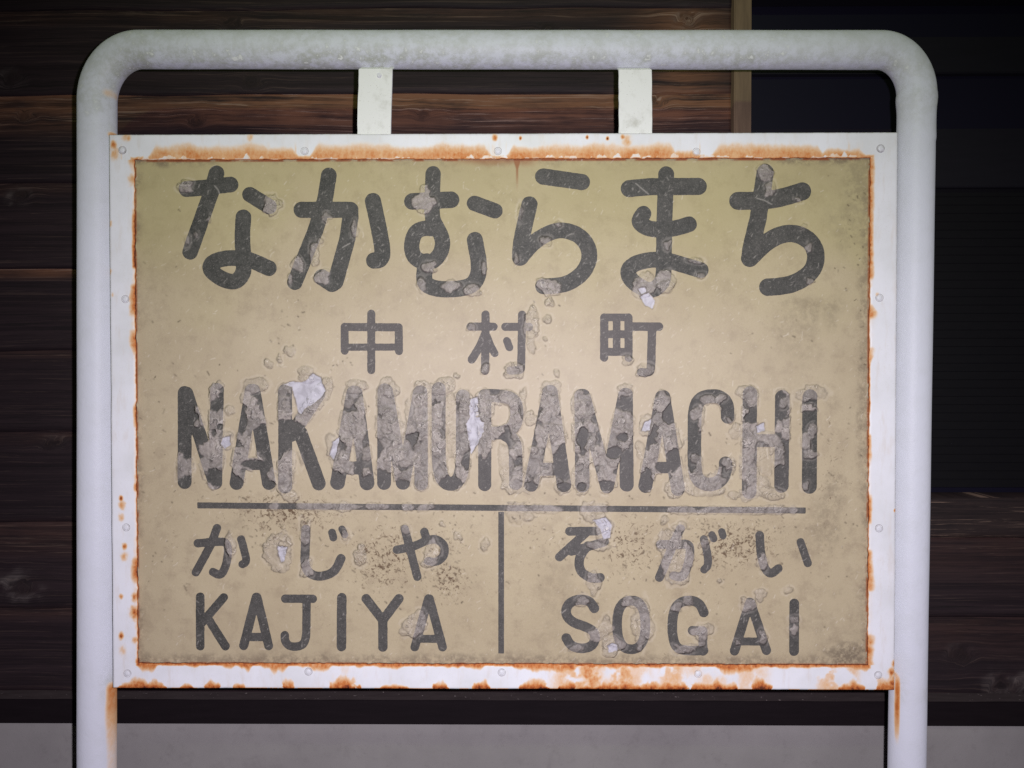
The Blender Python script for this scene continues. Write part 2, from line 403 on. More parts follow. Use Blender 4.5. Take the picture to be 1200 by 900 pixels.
# foot of the boards: a ledge strip with a black face, then the mortar foundation
zl0, zl1, zl2 = wz(812), wz(821, YW-.012), wz(849.5, YW-.010)
import bmesh
bm = bmesh.new()
prof = [(YW+.02, zl0+.004), (YW+.004, zl0+.001), (YW-.012, zl1+.0005), (YW+.02, zl1+.0005)]
vs = [[bm.verts.new((x, y, z_)) for (y, z_) in prof] for x in np.linspace(xl, xr, 90)]
for a, b in zip(vs[:-1], vs[1:]):
    for q in range(4): bm.faces.new((a[q], b[q], b[(q+1)%4], a[(q+1)%4]))
bm.faces.new(vs[0]); bm.faces.new(vs[-1][::-1])
for row in vs:
    for v in row: v.co.z += (random.random()-.5)*.0007
me = bpy.data.meshes.new('ledge'); bm.to_mesh(me); bm.free(); link('ledge', me, M_LEDGE, bld)
box('base_beam', xl, xr, YW-.010, YW+.06, zl2, zl1-.0005, M_BLACK, bld, .001)
def grid_wall(name, x0, x1, z0, z1, y, mat, parent, th=.1):
    nx, nz = 200, 60
    X, Z = np.meshgrid(np.linspace(x0, x1, nx), np.linspace(z0, z1, nz))
    Y = y + (fbm(X*14, Z*14, 61)-.5)*.004
    idx = np.arange(nx*nz).reshape(nz, nx)
    F = np.stack([idx[:-1,:-1], idx[:-1,1:], idx[1:,1:], idx[1:,:-1]], -1).reshape(-1, 4)
    V = np.stack([X, Y, Z], -1).reshape(-1, 3)
    loop = np.concatenate([idx[0,:], idx[1:,-1], idx[-1,-2::-1], idx[-2:0:-1,0]])
    Vb = V[loop].copy(); Vb[:, 1] = y+th; lb = len(V)+np.arange(len(loop))
    S = np.stack([loop, lb, np.roll(lb,-1), np.roll(loop,-1)], -1)
    return link(name, mesh_np(name, np.concatenate([V, Vb]), np.concatenate([F, S])), mat, parent, False)
grid_wall('foundation', xl, xr, wz(1750), zl2-.0006, YW+.0, M_MORTAR, bld)

# ================================================================== THE SIGN
def S(px, py, Y=0.0):
    a, b = at(px, py, Y); return float(a), float(b)
WF, HF = 0.925, 0.6546                        # outer size of the white frame
IW, IH, IOX, IOZ = 0.8648, 0.5963, -0.0011, -0.0008   # its opening
YF, YP = 0.0, 0.0035                          # frame front, sign face
RP = 0.0221; YPIPE = 0.0215                   # pipe radius, depth of its axis
sign = empty('station_sign', (0, YPIPE, 0))
tag(sign, 'old tan station name board in rusty white frame hung inside a white bent pipe stand', 'sign')

# ---- bent pipe stand
pts = []
def P(px, py): x, z_ = S(px, py, YPIPE); return np.array([x, YPIPE, z_])
ltop, lbot = P(114, 120), P(113.6, 898)
rtop, rbot = P(1074.2, 112), P(1062.6, 898)
tl, tr_ = P(165, 58.2), P(1030, 58.8)
def line(a, b, n): return [a+(b-a)*k/n for k in range(n)]
def bend(p0, c, p1, n): # quarter arc-like bend (rational quadratic)
    out = []
    wgt = math.sqrt(.5)
    for k in range(n):
        s = k/n; b0, b1, b2 = (1-s)**2, 2*s*(1-s)*wgt, s*s
        out.append((b0*p0+b1*c+b2*p1)/(b0+b1+b2))
    return out
def down(a, b): # follow the post to below the frame of the photograph
    d = b-a; return b + d*(0.75/np.linalg.norm(d))
lend, rend = down(ltop, lbot), down(rtop, rbot)
cl = np.array([ltop[0], YPIPE, tl[2]]); cr = np.array([rtop[0], YPIPE, tr_[2]])
path = line(lend, ltop, 300)+bend(ltop, cl, tl, 40)+line(tl, tr_, 260)+bend(tr_, cr, rtop, 40)+line(rtop, rend, 300)+[rend]
path = np.array(path); tan = np.gradient(path, axis=0); tan /= np.linalg.norm(tan, axis=1)[:, None]
NS = 64; ang = np.linspace(0, 2*np.pi, NS, endpoint=False)
side = np.stack([-tan[:,2], 0*tan[:,0], tan[:,0]], -1)   # in-plane normal
ii = np.arange(len(path))
# weld at the foot of the right bend, tiny ovality and dents
rad = RP*(1 + .004*np.sin(ii*.13)) + .0009*np.exp(-((ii-641)/1.6)**2) - .0006*np.exp(-((ii-646)/4.)**2)
rad = rad*np.where(ii > 650, .965, 1.0)
dirs = side[:, None, :]*np.cos(ang)[None, :, None] + np.array([0,-1.,0])[None, None, :]*np.sin(ang)[None, :, None]
V = path[:, None, :] + dirs*rad[:, None, None]
n = len(path); idx = np.arange(n*NS).reshape(n, NS)
F = np.stack([idx[:-1], np.roll(idx[:-1], -1, 1), np.roll(idx[1:], -1, 1), idx[1:]], -1).reshape(-1, 4)
Vf = V.reshape(-1, 3); D = dirs.reshape(-1, 3)
X, Z = Vf[:,0], Vf[:,2]
zf0, zf1 = ZC-HF/2, ZC+HF/2
# grime on the top bar (settles on its underside) and a little on the bends
zt = tl[2]
g = smooth(zf1-.02, zt-.06, Z)*(.55 + .65*smooth(.2, -.9, D[:,2])*smooth(.1,-.5,D[:,2]) ) * (.55+.9*(fbm(X*7, Z*7, 90)-.3))
g = np.maximum(g, .5*smooth(.03, .0, np.abs(Z-(zf0-.0)))*smooth(.2,.9,np.abs(D[:,0])))
# rust run below the frame on the inner flank of both posts
inner = np.where(X < 0, D[:,0], -D[:,0])
below = zf0 - Z
runl = smooth(.66, .92, inner + (fbm(X*0+D[:,0]*3, Z*12, 5)-.5)*.2)*smooth(-.004, .004, below)*(.22+.40*smooth(.09, .0, below))
runr = smooth(.70, .80, inner)*smooth(.96, .86, inner)*smooth(-.02, .0, below)*smooth(.085, .02, below)*.75
rust = np.where(X < 0, runl, runr)
for (px, py, rr, am) in [(126, 155, .0035, .9), (123, 106, .006, .28), (1052, 795, .004, .6), (127,186,.003,.8),(130,640,.002,.4)]:
    qx, qz = S(px, py, 0); rust = np.maximum(rust, am*np.exp(-((X-qx)**2+(Z-qz)**2)/rr**2)*(D[:,1] < .2))
me = mesh_np('pipe_stand', Vf, F[:, ::-1]); attr(me, 'grime', np.clip(g, 0, 1)); attr(me, 'rust', np.clip(rust, 0, 1))
link('pipe_stand', me, M_PIPE, sign, True)

# ---- two hanger strips between pipe and frame
for (xa, xb, xc, xd, ytop, bolt) in [(420.5, 460, 418.5, 457.5, 80, (444.5, 88.3)), (725, 763.8, 725.5, 764.5, 81, None)]:
    yy = .004
    x0, z1 = S(xa, ytop, yy); x1, _ = S(xb, ytop, yy); x2, _ = S(xc, 160, yy); x3, z0 = S(xd, 160, yy)
    z1 += .006; z0 -= .006
    bm = bmesh.new()
    N = 14; rows = []
    for k in range(N+1):
        s = k/N; l = x2+(x0-x2)*s; r_ = x3+(x1-x3)*s; zz = z0+(z1-z0)*s
        j = (random.random()-.5)*.0006
        yo = yy + (.014*max(0, s-.93)/.07)
        rows.append([bm.verts.new((l+j, yo, zz)), bm.verts.new((r_+j*.5, yo, zz)), bm.verts.new((r_+j*.5, yo+.0045, zz)), bm.verts.new((l+j, yo+.0045, zz))])
    for a, b in zip(rows[:-1], rows[1:]):
        for q in range(4): bm.faces.new((a[q], a[(q+1)%4], b[(q+1)%4], b[q]))
    bm.faces.new(rows[0][::-1]); bm.faces.new(rows[-1])
    bmesh.ops.bevel(bm, geom=[e for e in bm.edges if abs(e.verts[0].co.z-e.verts[1].co.z) > .003], offset=.0007, segments=1, affect='EDGES')
    me = bpy.data.meshes.new('hanger_strip'); bm.to_mesh(me); bm.free()
    st = link('hanger_strip', me, M_STRIP, sign)
    if bolt:
        bxp, bzp = S(*bolt, yy)
        bm = bmesh.new(); bmesh.ops.create_cone(bm, cap_ends=True, segments=16, radius1=.0030, radius2=.0024, depth=.003)
        for v in bm.verts: v.co = (bxp+v.co.x, yy-.001-v.co.z, bzp+v.co.y)
        me = bpy.data.meshes.new('bolt'); bm.to_mesh(me); bm.free()
        b = link('bolt', me, M_SCREW, None); b.parent = st; b.matrix_parent_inverse = sign.matrix_world.inverted()
        b.matrix_parent_inverse = Matrix.Identity(4)

# ---- sheet-metal frame with rusting edges
st = .001
xs = np.linspace(-WF/2, WF/2, int(WF/st)+1); zs = np.linspace(ZC-HF/2, ZC+HF/2, int(HF/st)+1)
X, Z = np.meshgrid(xs, zs)
ix0, ix1, iz0, iz1 = IOX-IW/2, IOX+IW/2, ZC+IOZ-IH/2, ZC+IOZ+IH/2
i0, i1 = np.searchsorted(xs, ix0), np.searchsorted(xs, ix1); k0, k1 = np.searchsorted(zs, iz0), np.searchsorted(zs, iz1)
idx = np.arange(X.size).reshape(X.shape)
cell = np.ones((len(zs)-1, len(xs)-1), bool); cell[k0:k1, i0:i1] = False
F = np.stack([idx[:-1,:-1], idx[:-1,1:], idx[1:,1:], idx[1:,:-1]], -1)[cell]
# ragged inner lip: paint flakes along the opening
jit = lambda s, sd: (fbm(s*170, s*0+sd, sd, 3)-.5)*.0016
Xw, Zw = X.copy(), Z.copy()
near = np.exp(-((Z-zs[k1])/.0018)**2); Zw += near*jit(X, 1)*(X>ix0)*(X<ix1)
near = np.exp(-((Z-zs[k0])/.0018)**2); Zw += near*jit(X, 2)*(X>ix0)*(X<ix1)
near = np.exp(-((X-xs[i0])/.0018)**2); Xw += near*jit(Z, 3)*(Z>iz0)*(Z<iz1)
near = np.exp(-((X-xs[i1])/.0018)**2); Xw += near*jit(Z, 4)*(Z>iz0)*(Z<iz1)
d_out = np.minimum(np.minimum(X-xs[0], xs[-1]-X), np.minimum(Z-zs[0], zs[-1]-Z))
dinx = np.maximum(ix0-X, X-ix1); dinz = np.maximum(iz0-Z, Z-iz1); d_in = np.maximum(np.maximum(dinx, dinz), 0)
Y = YF + .0012*np.exp(-(d_out/.0012)**2) + .0006*np.exp(-(d_in/.0012)**2) + (fbm(X*16, Z*16, 9)-.5)*.0018
def fx(px): return at(px, 172, 0)[0]
def span(a, b, soft=.006):
    xa, xb = float(fx(a)), float(fx(b)); return smooth(xa-soft, xa+soft, X)*smooth(xb+soft, xb-soft, X)
sx = (xs[None, :]+0*Z)
e_ = 1e-6; top = (Z >= zs[k1]-e_); bot = (Z <= zs[k0]+e_); lef = (X <= xs[i0]+e_) & ~top & ~bot; rig = (X >= xs[i1]-e_) & ~top & ~bot
# top rail: bleeding stain rising from the lip, ragged
hgt = .005 + .0165*np.maximum.reduce([span(178,345), span(368,572)*.95, span(598,700)*1., span(690,790)*1.1, span(838,962)*.85, span(965,1010)*.6, span(790,815)*.5])
hgt = hgt*(.62+.7*fbm(X*42, X*0, 21, 4)) + .003*np.maximum(0, fbm(X*260, X*0, 22, 2)-.5)
ht = smooth(1.15, .25, d_in/hgt)*(.34+.36*fbm(X*60, Z*30, 23, 4))
ht = ht*np.where(d_in < .0012+.016*np.maximum(0, fbm(X*110, X*0, 29, 3)-.52), .10+.5*fbm(X*200, Z*60, 24), 1)
ht = np.maximum(ht, 1.05*smooth(.0015, .0004, d_in)*(fbm(X*60, X*0, 25) > .36))
rust = np.where(top, ht, 0)
streak = .25*smooth(.55, .8, fbm(X*190, Z*9, 26, 3))*smooth(.03, .006, d_in)
rust = np.maximum(rust, np.where(top, streak, 0))
# bottom rail: thin ragged band under the lip plus blobs along the lower edge
dz_in = d_in + 9*((X < ix0-.004) | (X > ix1+.004)); dz_out = Z - zs[0]
hb = (.0016+.0075*smooth(.42, .75, fbm(X*38, X*0, 31, 3)))*(.6+.8*fbm(X*170, X*0, 32, 3))
rb = smooth(1.5, .1, dz_in/hb)*(.52+.35*fbm(X*220, Z*220, 33))
warmzone = .26*np.maximum(span(640, 765, .02), np.maximum(span(800, 905, .02), .6*span(375,430,.02)))*smooth(.25, .7, fbm(X*70, Z*40, 36))+.34*np.maximum(span(660,740,.01), np.maximum(span(775,800), span(960,1010,.01)))*smooth(.35, .62, fbm(X*90, Z*90, 34))
rb = np.maximum(rb, warmzone)
for (a, b, h) in [(138,190,.012),(205,222,.007),(239,252,.011),(273,284,.009),(328,341,.011),(383,417,.014),(440,480,.006),(508,523,.011),(551,576,.013),(611,647,.013),(656,672,.011),(682,708,.006),(700,752,.013),(757,800,.014),(816,846,.014),(850,866,.009),(882,905,.016),(990,1018,.012),(1030,1049,.016)]:
    xa, xb = float(fx(a)), float(fx(b)); c_ = (xa+xb)/2; hw = (xb-xa)/2+.0015
    Xj = X + (fbm(X*95, Z*95, int(a))-.5)*hw*1.3
    q = np.abs(Xj-c_)/hw
    prof_ = h*np.sqrt(np.clip(1-q**2.6, 0, 1))*(.35+1.2*fbm(X*150, Z*60, 35+int(b)))
    rb = np.maximum(rb, np.where(prof_ > .0005, smooth(1.25, .0, dz_out/np.maximum(prof_, .0005))*(.52+.6*fbm(X*130, Z*130, int(a)+3)), 0))
rb = np.maximum(rb, .8*smooth(.0012, .0003, dz_out)*(fbm(X*90, X*0, 37) > .45))
rust = np.where(bot, rb, rust)
# left and right rails: narrow bleeding line along the lip, pinholes
zz = lambda py: float(at(150, py, 0)[1])
hl = .0015+.0065*np.maximum.reduce([smooth(zz(225),zz(190),Z), smooth(zz(420),zz(400),Z)*smooth(zz(310),zz(345),Z)*.9, smooth(zz(600),zz(650),Z)*smooth(zz(770),zz(700),Z)*.7, .22+0*Z])*(.4+1.1*fbm(Z*70, Z*0, 41, 4))
rl = smooth(1.3, .0, d_in/hl)*(.55+.35*fbm(Z*200, X*200, 42))*(.25+.75*smooth(.40, .56, fbm(Z*34, Z*0, 45, 3)))
hr = .0012+.0062*np.maximum.reduce([smooth(zz(600),zz(700),Z), smooth(zz(430),zz(410),Z)*smooth(zz(350),zz(370),Z), .5*smooth(zz(350),zz(330),Z), .45*smooth(zz(480),zz(540),Z)])*(.5+.9*fbm(Z*60, Z*0, 43, 4))
rr_ = smooth(1.5, .0, d_in/hr)*(.38+.42*fbm(Z*200, X*200, 44))*(.2+.8*smooth(.38, .54, fbm(Z*30, Z*0, 46, 3)))
rust = np.where(lef, rl, np.where(rig, rr_, rust))
pin = [(142,584,.0022,1.),(143,592,.004,.6),(142,606,.004,.4),(146,640,.0026,.95),(146,652,.004,.5),(142,699,.0022,.8),(142,745,.003,.85),(144,762,.005,.3),(158,700,.004,.7),(158,718,.006,.75),(158,750,.003,.6),
       (133,170,.0035,.85),(134,180,.006,.4),(151,161,.003,.5),(147,160,.005,.35),(580,161,.003,.8),(610,162,.0015,1),(688,161,.0015,1),(712,162,.0016,1),(730,160,.0022,.9),(735,165,.006,.4),(1045,788,.004,.8),(1048,778,.003,.8),(1046,800,.006,.85),(155,210,.006,.4),(132,345,.002,.4),(1049,598,.0015,.8),
       (293,161,.004,.4),(560,690,.001,0),(1028,345,.002,.5),(129,262,.003,.4),(128,318,.003,.5)]
for (px, py, rr, am) in pin:
    qx, qz = S(px, py); rust = np.maximum(rust, am*(.4+1.0*fbm(X*330, Z*200, 57))*np.exp(-(((X-qx)/rr)**2+((Z-qz)/(rr*1.4))**2)*(.5+1.0*fbm(X*400, Z*400, 58))))
grime = .55*smooth(.0012, .0002, d_out)*(fbm(X*150, Z*150, 51) > .5)+.25*smooth(.0009, 0, d_out)
keep = np.unique(F); remap = -np.ones(X.size, int); remap[keep] = np.arange(len(keep))
V = np.stack([Xw, Y, Zw], -1).reshape(-1, 3)[keep]; F = remap[F]
def ringidx(a, b, c, d): return np.concatenate([idx[a, c:d], idx[a:b, d], idx[b, d:c:-1], idx[b:a:-1, c]])
ro = remap[ringidx(0, len(zs)-1, 0, len(xs)-1)]; ri = remap[ringidx(k0, k1, i0, i1)]
def wall(loop, depth, base, flip):
    Vb = V[loop].copy(); Vb[:, 1] = depth; lb = base+np.arange(len(loop))
    q = np.stack([loop, lb, np.roll(lb,-1), np.roll(loop,-1)], -1)
    return Vb, (q[:, ::-1] if flip else q)
Vo, Fo = wall(ro, .026, len(V), False); Vi, Fi = wall(ri, .0055, len(V)+len(ro), True)
me = mesh_np('frame', np.concatenate([V, Vo, Vi]), np.concatenate([F, Fo, Fi]))
def fext(a): a = np.clip(a, 0, 1.1).ravel()[keep]; return np.concatenate([a, a[ro], a[ri]*0+1.3])
attr(me, 'rust', fext(rust)); attr(me, 'grime', fext(grime))
frame = link('frame', me, M_FRAME, sign, True)
fr_inv = frame.matrix_parent_inverse
def sub(o, parent):                            # a sub-part that keeps its world place (its parent part sits at the sign's own origin)
    o.parent = parent; o.matrix_parent_inverse = Matrix.Identity(4); return o
scr = None
for (px, py) in [(143.5,176),(357,177),(583.5,177),(816,178),(1032,174),(147,350.5),(148,618),(1030.5,349),(1030,619),(149.5,789),(361.5,787),(588,788),(818,789.5),(1029,791)]:
    qx, qz = S(px, py)
    if scr is None:
        bm = bmesh.new()
        prof = [(.0048,.0006),(.0046,-.0003),(.0043,-.0007),(.0038,.0011),(.0033,-.0006),(.0018,-.0013),(.0,-.0014)]
        rings = []
        for (r_, y_) in prof[:-1]: rings.append([bm.verts.new((r_*math.cos(a), y_, r_*math.sin(a))) for a in np.linspace(0, 2*math.pi, 20, endpoint=False)])
        for a, b in zip(rings[:-1], rings[1:]):
            for q in range(20): bm.faces.new((a[q], a[(q+1)%20], b[(q+1)%20], b[q]))
        tip = bm.verts.new((0, prof[-1][1], 0))
        for q in range(20): bm.faces.new((rings[-1][q], rings[-1][(q+1)%20], tip))
        for q_, f_ in enumerate(bm.faces): f_.material_index = 1 if q_ < 80 else 0
        me = bpy.data.meshes.new('screw'); bm.to_mesh(me); bm.free(); me.materials.append(M_SCREW); me.materials.append(M_RIM)
        scr = link('screw', me, M_SCREW, None, True); o = scr
    else:
        o = scr.copy(); C.objects.link(o)
    sub(o, frame); o.location = (qx, YF-.0002, qz)

# ---- tracing of the lettering (zoomed tracing sheets: origin, scale)
SH = {'A':(190,180,4),'B':(450,180,4),'C':(710,180,4),'D':(190,430,4),'E':(450,430,4),'F':(710,430,4),'G':(190,590,4),'H':(450,590,4),'I':(710,590,4),
      'K':(380,340,6),'L':(600,340,6),'M':(540,350,10),'P':(0,0,1)}
def tr(sheet, pts_):
    ox, oy, s = SH[sheet]; a = np.array(pts_, float)
    x, z_ = at(ox+a[:,0]/s, oy+a[:,1]/s, YP); return np.stack([x, z_], -1)
def chaikin(p, n=2):
    for _ in range(n):
        if len(p) < 3: return p
        q = [p[0]]
        for a, b in zip(p[:-1], p[1:]): q += [a*.75+b*.25, a*.25+b*.75]
        q.append(p[-1]); p = np.array([q[0]]+q[2:-2]+[q[-1]])
    return p
def ell(cx, cy, rx, ry, n=40, pw=2.4):
    t_ = np.linspace(0, 2*np.pi, n+1)
    return [(cx+rx*np.sign(math.cos(a))*abs(math.cos(a))**(2/pw), cy+ry*np.sign(math.sin(a))*abs(math.sin(a))**(2/pw)) for a in t_]
# glyph: (name, fade, [(sheet, width, smooth?, points)...])
G = []
def gl(name, fade, *strokes): G.append((name, fade, strokes))
h = 'hiragana_character'
gl(h, .08, ('A',74,0,[(114,166),(190,160),(320,144)]), ('A',74,0,[(254,92),(228,185),(130,460)]), ('A',72,0,[(410,191),(502,248)]),
   ('A',74,1,[(380,298),(374,400),(382,490),(384,560),(345,605),(285,592),(222,548),(228,512),(280,492),(345,488),(410,496),(500,537)]))
gl(h, .10, ('A',74,0,[(781,102),(762,220),(718,360),(622,602)]), ('A',76,0,[(653,263),(882,263),(882,300),(868,400),(812,600),(796,611),(748,580)]), ('A',76,1,[(988,222),(1018,360),(1036,470),(1020,500),(993,501)]))
gl(h, .16, ('B',78,0,[(133,224),(314,216)]), ('B',72,1,[(230,94),(226,200),(224,300),(250,350),(276,400),(272,455),(235,505),(195,512),(140,490),(125,430),(145,365),(190,348),(230,352)]),
   ('B',76,1,[(200,505),(185,570),(195,618),(260,636),(330,636),(410,622),(442,575),(446,510),(432,440),(426,405)]), ('B',72,0,[(424,233),(520,268)]))
gl(h, .18, ('B',76,0,[(746,107),(928,133)]), ('B',76,1,[(682,238),(658,340),(640,430),(638,488)]), ('B',74,1,[(640,488),(700,415),(780,366),(850,356),(930,390),(970,465),(945,550),(870,608),(800,620),(746,622)]))
gl(h, .14, ('C',80,0,[(110,164),(200,155),(434,153)]), ('C',74,0,[(283,96),(275,300),(272,480)]), ('C',74,1,[(176,282),(150,318),(190,350),(260,358),(330,350),(390,331)]),
   ('C',74,1,[(272,470),(272,560),(262,610),(210,648),(140,615),(98,565),(120,520),(200,497),(280,497),(350,518),(445,546)]))
gl(h, .14, ('C',84,1,[(622,220),(740,220),(830,205),(922,176)]), ('C',80,0,[(748,88),(716,300),(682,440),(676,490)]), ('C',82,1,[(676,490),(740,425),(810,380),(885,370),(960,405),(992,475),(970,555),(890,608),(820,622),(760,626)]))
k = 'kanji_character'
gl(k, .55, ('K',57,0,[(142,258),(142,425)]), ('K',57,0,[(142,259),(522,261)]), ('K',57,0,[(522,261),(524,428)]), ('K',50,0,[(142,401),(524,400)]), ('K',57,0,[(329,165),(329,562)]))
gl(k, .62, ('M',96,0,[(112,326),(384,328)]), ('M',96,0,[(290,184),(290,400),(285,845)]), ('M',96,1,[(288,400),(235,540),(128,712)]), ('M',90,0,[(305,440),(352,560),(398,640)]),
   ('M',96,0,[(522,330),(800,330)]), ('M',94,1,[(718,186),(712,500),(708,800),(700,840),(580,842)]), ('M',92,0,[(540,495),(570,570)]))
gl(k, .62, ('L',58,0,[(649,192),(648,474)]), ('L',54,0,[(736,192),(736,435)]), ('L',57,0,[(819,192),(820,476)]), ('L',54,0,[(649,191),(819,191)]), ('L',56,0,[(649,310),(819,310)]), ('L',56,0,[(649,434),(819,434)]),
   ('L',60,0,[(840,256),(1034,257)]), ('L',60,1,[(985,257),(982,400),(978,545),(968,580),(908,578)]))
l = 'letter'
gl(l, .15, ('D',66,0,[(104,122),(104,540)]), ('D',66,0,[(112,125),(246,543)]), ('D',64,0,[(257,106),(249,543)]))
gl(l, .22, ('D',66,0,[(420,112),(348,544)]), ('D',66,0,[(428,112),(500,544)]), ('D',56,0,[(372,456),(484,456)]))
gl(l, .25, ('D',66,0,[(576,112),(577,560)]), ('D',66,0,[(732,128),(606,318)]), ('D',66,0,[(648,310),(734,546)]))
gl(l, .35, ('D',70,0,[(898,122),(822,542)]), ('D',70,0,[(904,122),(960,544)]), ('D',62,0,[(845,474),(940,474)]))
gl(l, .40, ('D',66,0,[(1042,110),(1040,544)]), ('D',64,0,[(1050,112),(1127,544)]), ('E',64,0,[(168,118),(90,544)]), ('E',64,0,[(172,118),(174,546)]))
gl(l, .42, ('E',66,1,[(256,104),(256,300),(256,480),(285,548),(340,548),(370,480),(370,300),(370,138)]))
gl(l, .42, ('E',62,0,[(472,135),(472,552)]), ('E',62,1,[(472,134),(540,134),(612,150),(626,215),(612,285),(550,310),(480,312)]), ('E',64,1,[(560,310),(608,340),(618,400),(618,545)]))
gl(l, .45, ('E',68,0,[(776,118),(690,552)]), ('E',68,0,[(780,118),(844,554)]), ('E',60,0,[(715,480),(825,480)]))
gl(l, .45, ('E',68,0,[(926,136),(930,554)]), ('E',66,0,[(934,136),(1046,560)]), ('E',66,0,[(1130,132),(1046,560)]), ('E',66,0,[(1134,130),(1138,552)]))
gl(l, .42, ('F',66,0,[(264,142),(186,558)]), ('F',66,0,[(270,142),(338,572)]), ('F',54,0,[(215,472),(325,472)]))
gl(l, .22, ('F',64,1,[(572,234),(570,170),(535,138),(490,135),(440,148),(416,200),(416,300),(415,470),(428,530),(480,556),(545,535),(564,470),(562,452)]))
gl(l, .30, ('F',68,0,[(676,124),(672,585)]), ('F',68,0,[(828,142),(824,556)]), ('F',60,0,[(676,345),(824,345)]))
gl(l, .12, ('F',70,0,[(956,140),(955,560)]))
gl(h, .25, ('G',40,0,[(256,116),(230,190),(157,323)]), ('G',40,1,[(166,187),(250,180),(300,180),(312,215),(300,290),(275,340),(238,322)]), ('G',38,1,[(370,168),(388,230),(396,275),(376,285)]))
gl(h, .25, ('G',43,1,[(674,120),(670,220),(668,290),(695,335),(750,344),(810,320),(838,258)]), ('G',37,0,[(796,136),(802,160)]), ('G',34,0,[(843,120),(856,146)]))
gl(h, .25, ('H',40,1,[(60,217),(140,203),(200,172),(245,166),(284,195),(284,245),(248,276),(208,270)]), ('H',40,0,[(97,120),(156,344)]), ('H',40,0,[(189,134),(198,165)]))
gl(l, .12, ('G',41,0,[(178,438),(178,670)]), ('G',41,0,[(288,441),(186,560)]), ('G',41,0,[(218,545),(296,670)]))
gl(l, .20, ('G',43,0,[(440,440),(381,668)]), ('G',43,0,[(444,440),(498,668)]), ('G',40,0,[(405,627),(478,627)]))
gl(l, .22, ('G',40,0,[(576,447),(706,447)]), ('G',40,1,[(677,447),(676,560),(674,640),(650,672),(595,672),(574,645),(574,618)]))
gl(l, .22, ('G',45,0,[(842,442),(840,672)]))
gl(l, .22, ('G',44,0,[(956,446),(1034,548)]), ('G',44,0,[(1110,446),(1034,548)]), ('G',44,0,[(1034,548),(1034,675)]))
gl(l, .22, ('H',42,0,[(208,447),(144,674)]), ('H',42,0,[(212,447),(274,674)]), ('H',38,0,[(165,636),(255,636)]))
gl(h, .30, ('H',42,0,[(870,132),(1000,130)]), ('H',42,0,[(952,134),(823,252)]), ('H',42,1,[(880,226),(960,203),(1035,180)]), ('H',44,1,[(955,200),(915,250),(915,315),(965,352),(1014,349)]))
gl(h, .35, ('I',42,0,[(350,118),(312,200),(252,348)]), ('I',42,1,[(256,192),(340,192),(392,190),(396,235),(380,310),(355,348),(318,338)]), ('I',38,1,[(460,168),(476,230),(482,290),(462,310)]), ('I',35,0,[(498,148),(506,166)]), ('I',34,0,[(544,133),(550,152)]))
gl(h, .25, ('I',41,1,[(722,150),(726,230),(742,300),(772,336),(810,306)]), ('I',38,0,[(914,182),(948,281)]))
gl(l, .25, ('H',46,1,[(986,492),(965,458),(915,448),(865,468),(848,515),(880,558),(945,578),(992,605),(985,665),(930,684),(875,668),(855,632)]))
gl(l, .25, ('I',46,0,ell(119,570,66,114)))
gl(l, .22, ('I',46,1,[(460,512),(440,468),(390,452),(335,470),(312,530),(312,620),(330,680),(385,692),(458,690)]), ('I',42,0,[(456,694),(456,598),(405,597)]))
gl(l, .20, ('I',44,0,[(674,464),(604,692)]), ('I',44,0,[(678,464),(754,690)]), ('I',38,0,[(640,648),(725,648)]))
gl(l, .20, ('I',46,0,[(885,470),(883,693)]))

# fields on the sign face, 1 mm raster
gst = .0008
px0, px1, pz0, pz1 = ix0-.004, ix1+.004, iz0-.004, iz1+.004
gx = np.arange(px0, px1+gst*.5, gst); gz = np.arange(pz0, pz1+gst*.5, gst)
GX, GZ = np.meshgrid(gx, gz); SHP = GX.shape
def win_(xa, xb, za, zb, pad):
    a = max(0, int((xa-pad-px0)/gst)); b = min(SHP[1], int((xb+pad-px0)/gst)+2)
    c = max(0, int((za-pad-pz0)/gst)); d = min(SHP[0], int((zb+pad-pz0)/gst)+2)
    return slice(c, d), slice(a, b)
def d_poly(x, z_, p):
    d = np.full(x.shape, 9.)
    for a, b in zip(p[:-1], p[1:]):
        e = b-a; L = max(e@e, 1e-12)
        s = np.clip(((x-a[0])*e[0]+(z_-a[1])*e[1])/L, 0, 1)
        d = np.minimum(d, np.hypot(x-a[0]-s*e[0], z_-a[1]-s*e[1]))
    return d
def inside(x, z_, p):
    r_ = np.zeros(x.shape, bool)
    for a, b in zip(p, np.roll(p, -1, 0)):
        c_ = (a[1] > z_) != (b[1] > z_)
        with np.errstate(divide='ignore', invalid='ignore'):
            r_ ^= c_ & (x < (b[0]-a[0])*(z_-a[1])/(b[1]-a[1])+a[0])
    return r_
wob = (fbm(GX*260, GZ*260, 71, 2)-.5)*.0011
INK = np.full(SHP, .05); glyph_fields = []
for (nm, fade, strokes) in G:
    segs = [(chaikin(tr(s, p_), 2) if sm else tr(s, p_), w_/SH[s][2]/1000./2*1.0035) for (s, w_, sm, p_) in strokes]
    allp = np.concatenate([a for a, _ in segs])
    sl_ = win_(allp[:,0].min(), allp[:,0].max(), allp[:,1].min(), allp[:,1].max(), .016)
    x, z_ = GX[sl_], GZ[sl_]
    f = np.full(x.shape, 9.)
    for a, hw in segs: f = np.minimum(f, d_poly(x, z_, a)-hw)
    f = f + wob[sl_]*.45
    INK[sl_] = np.minimum(INK[sl_], f); glyph_fields.append((nm, fade, sl_, f))
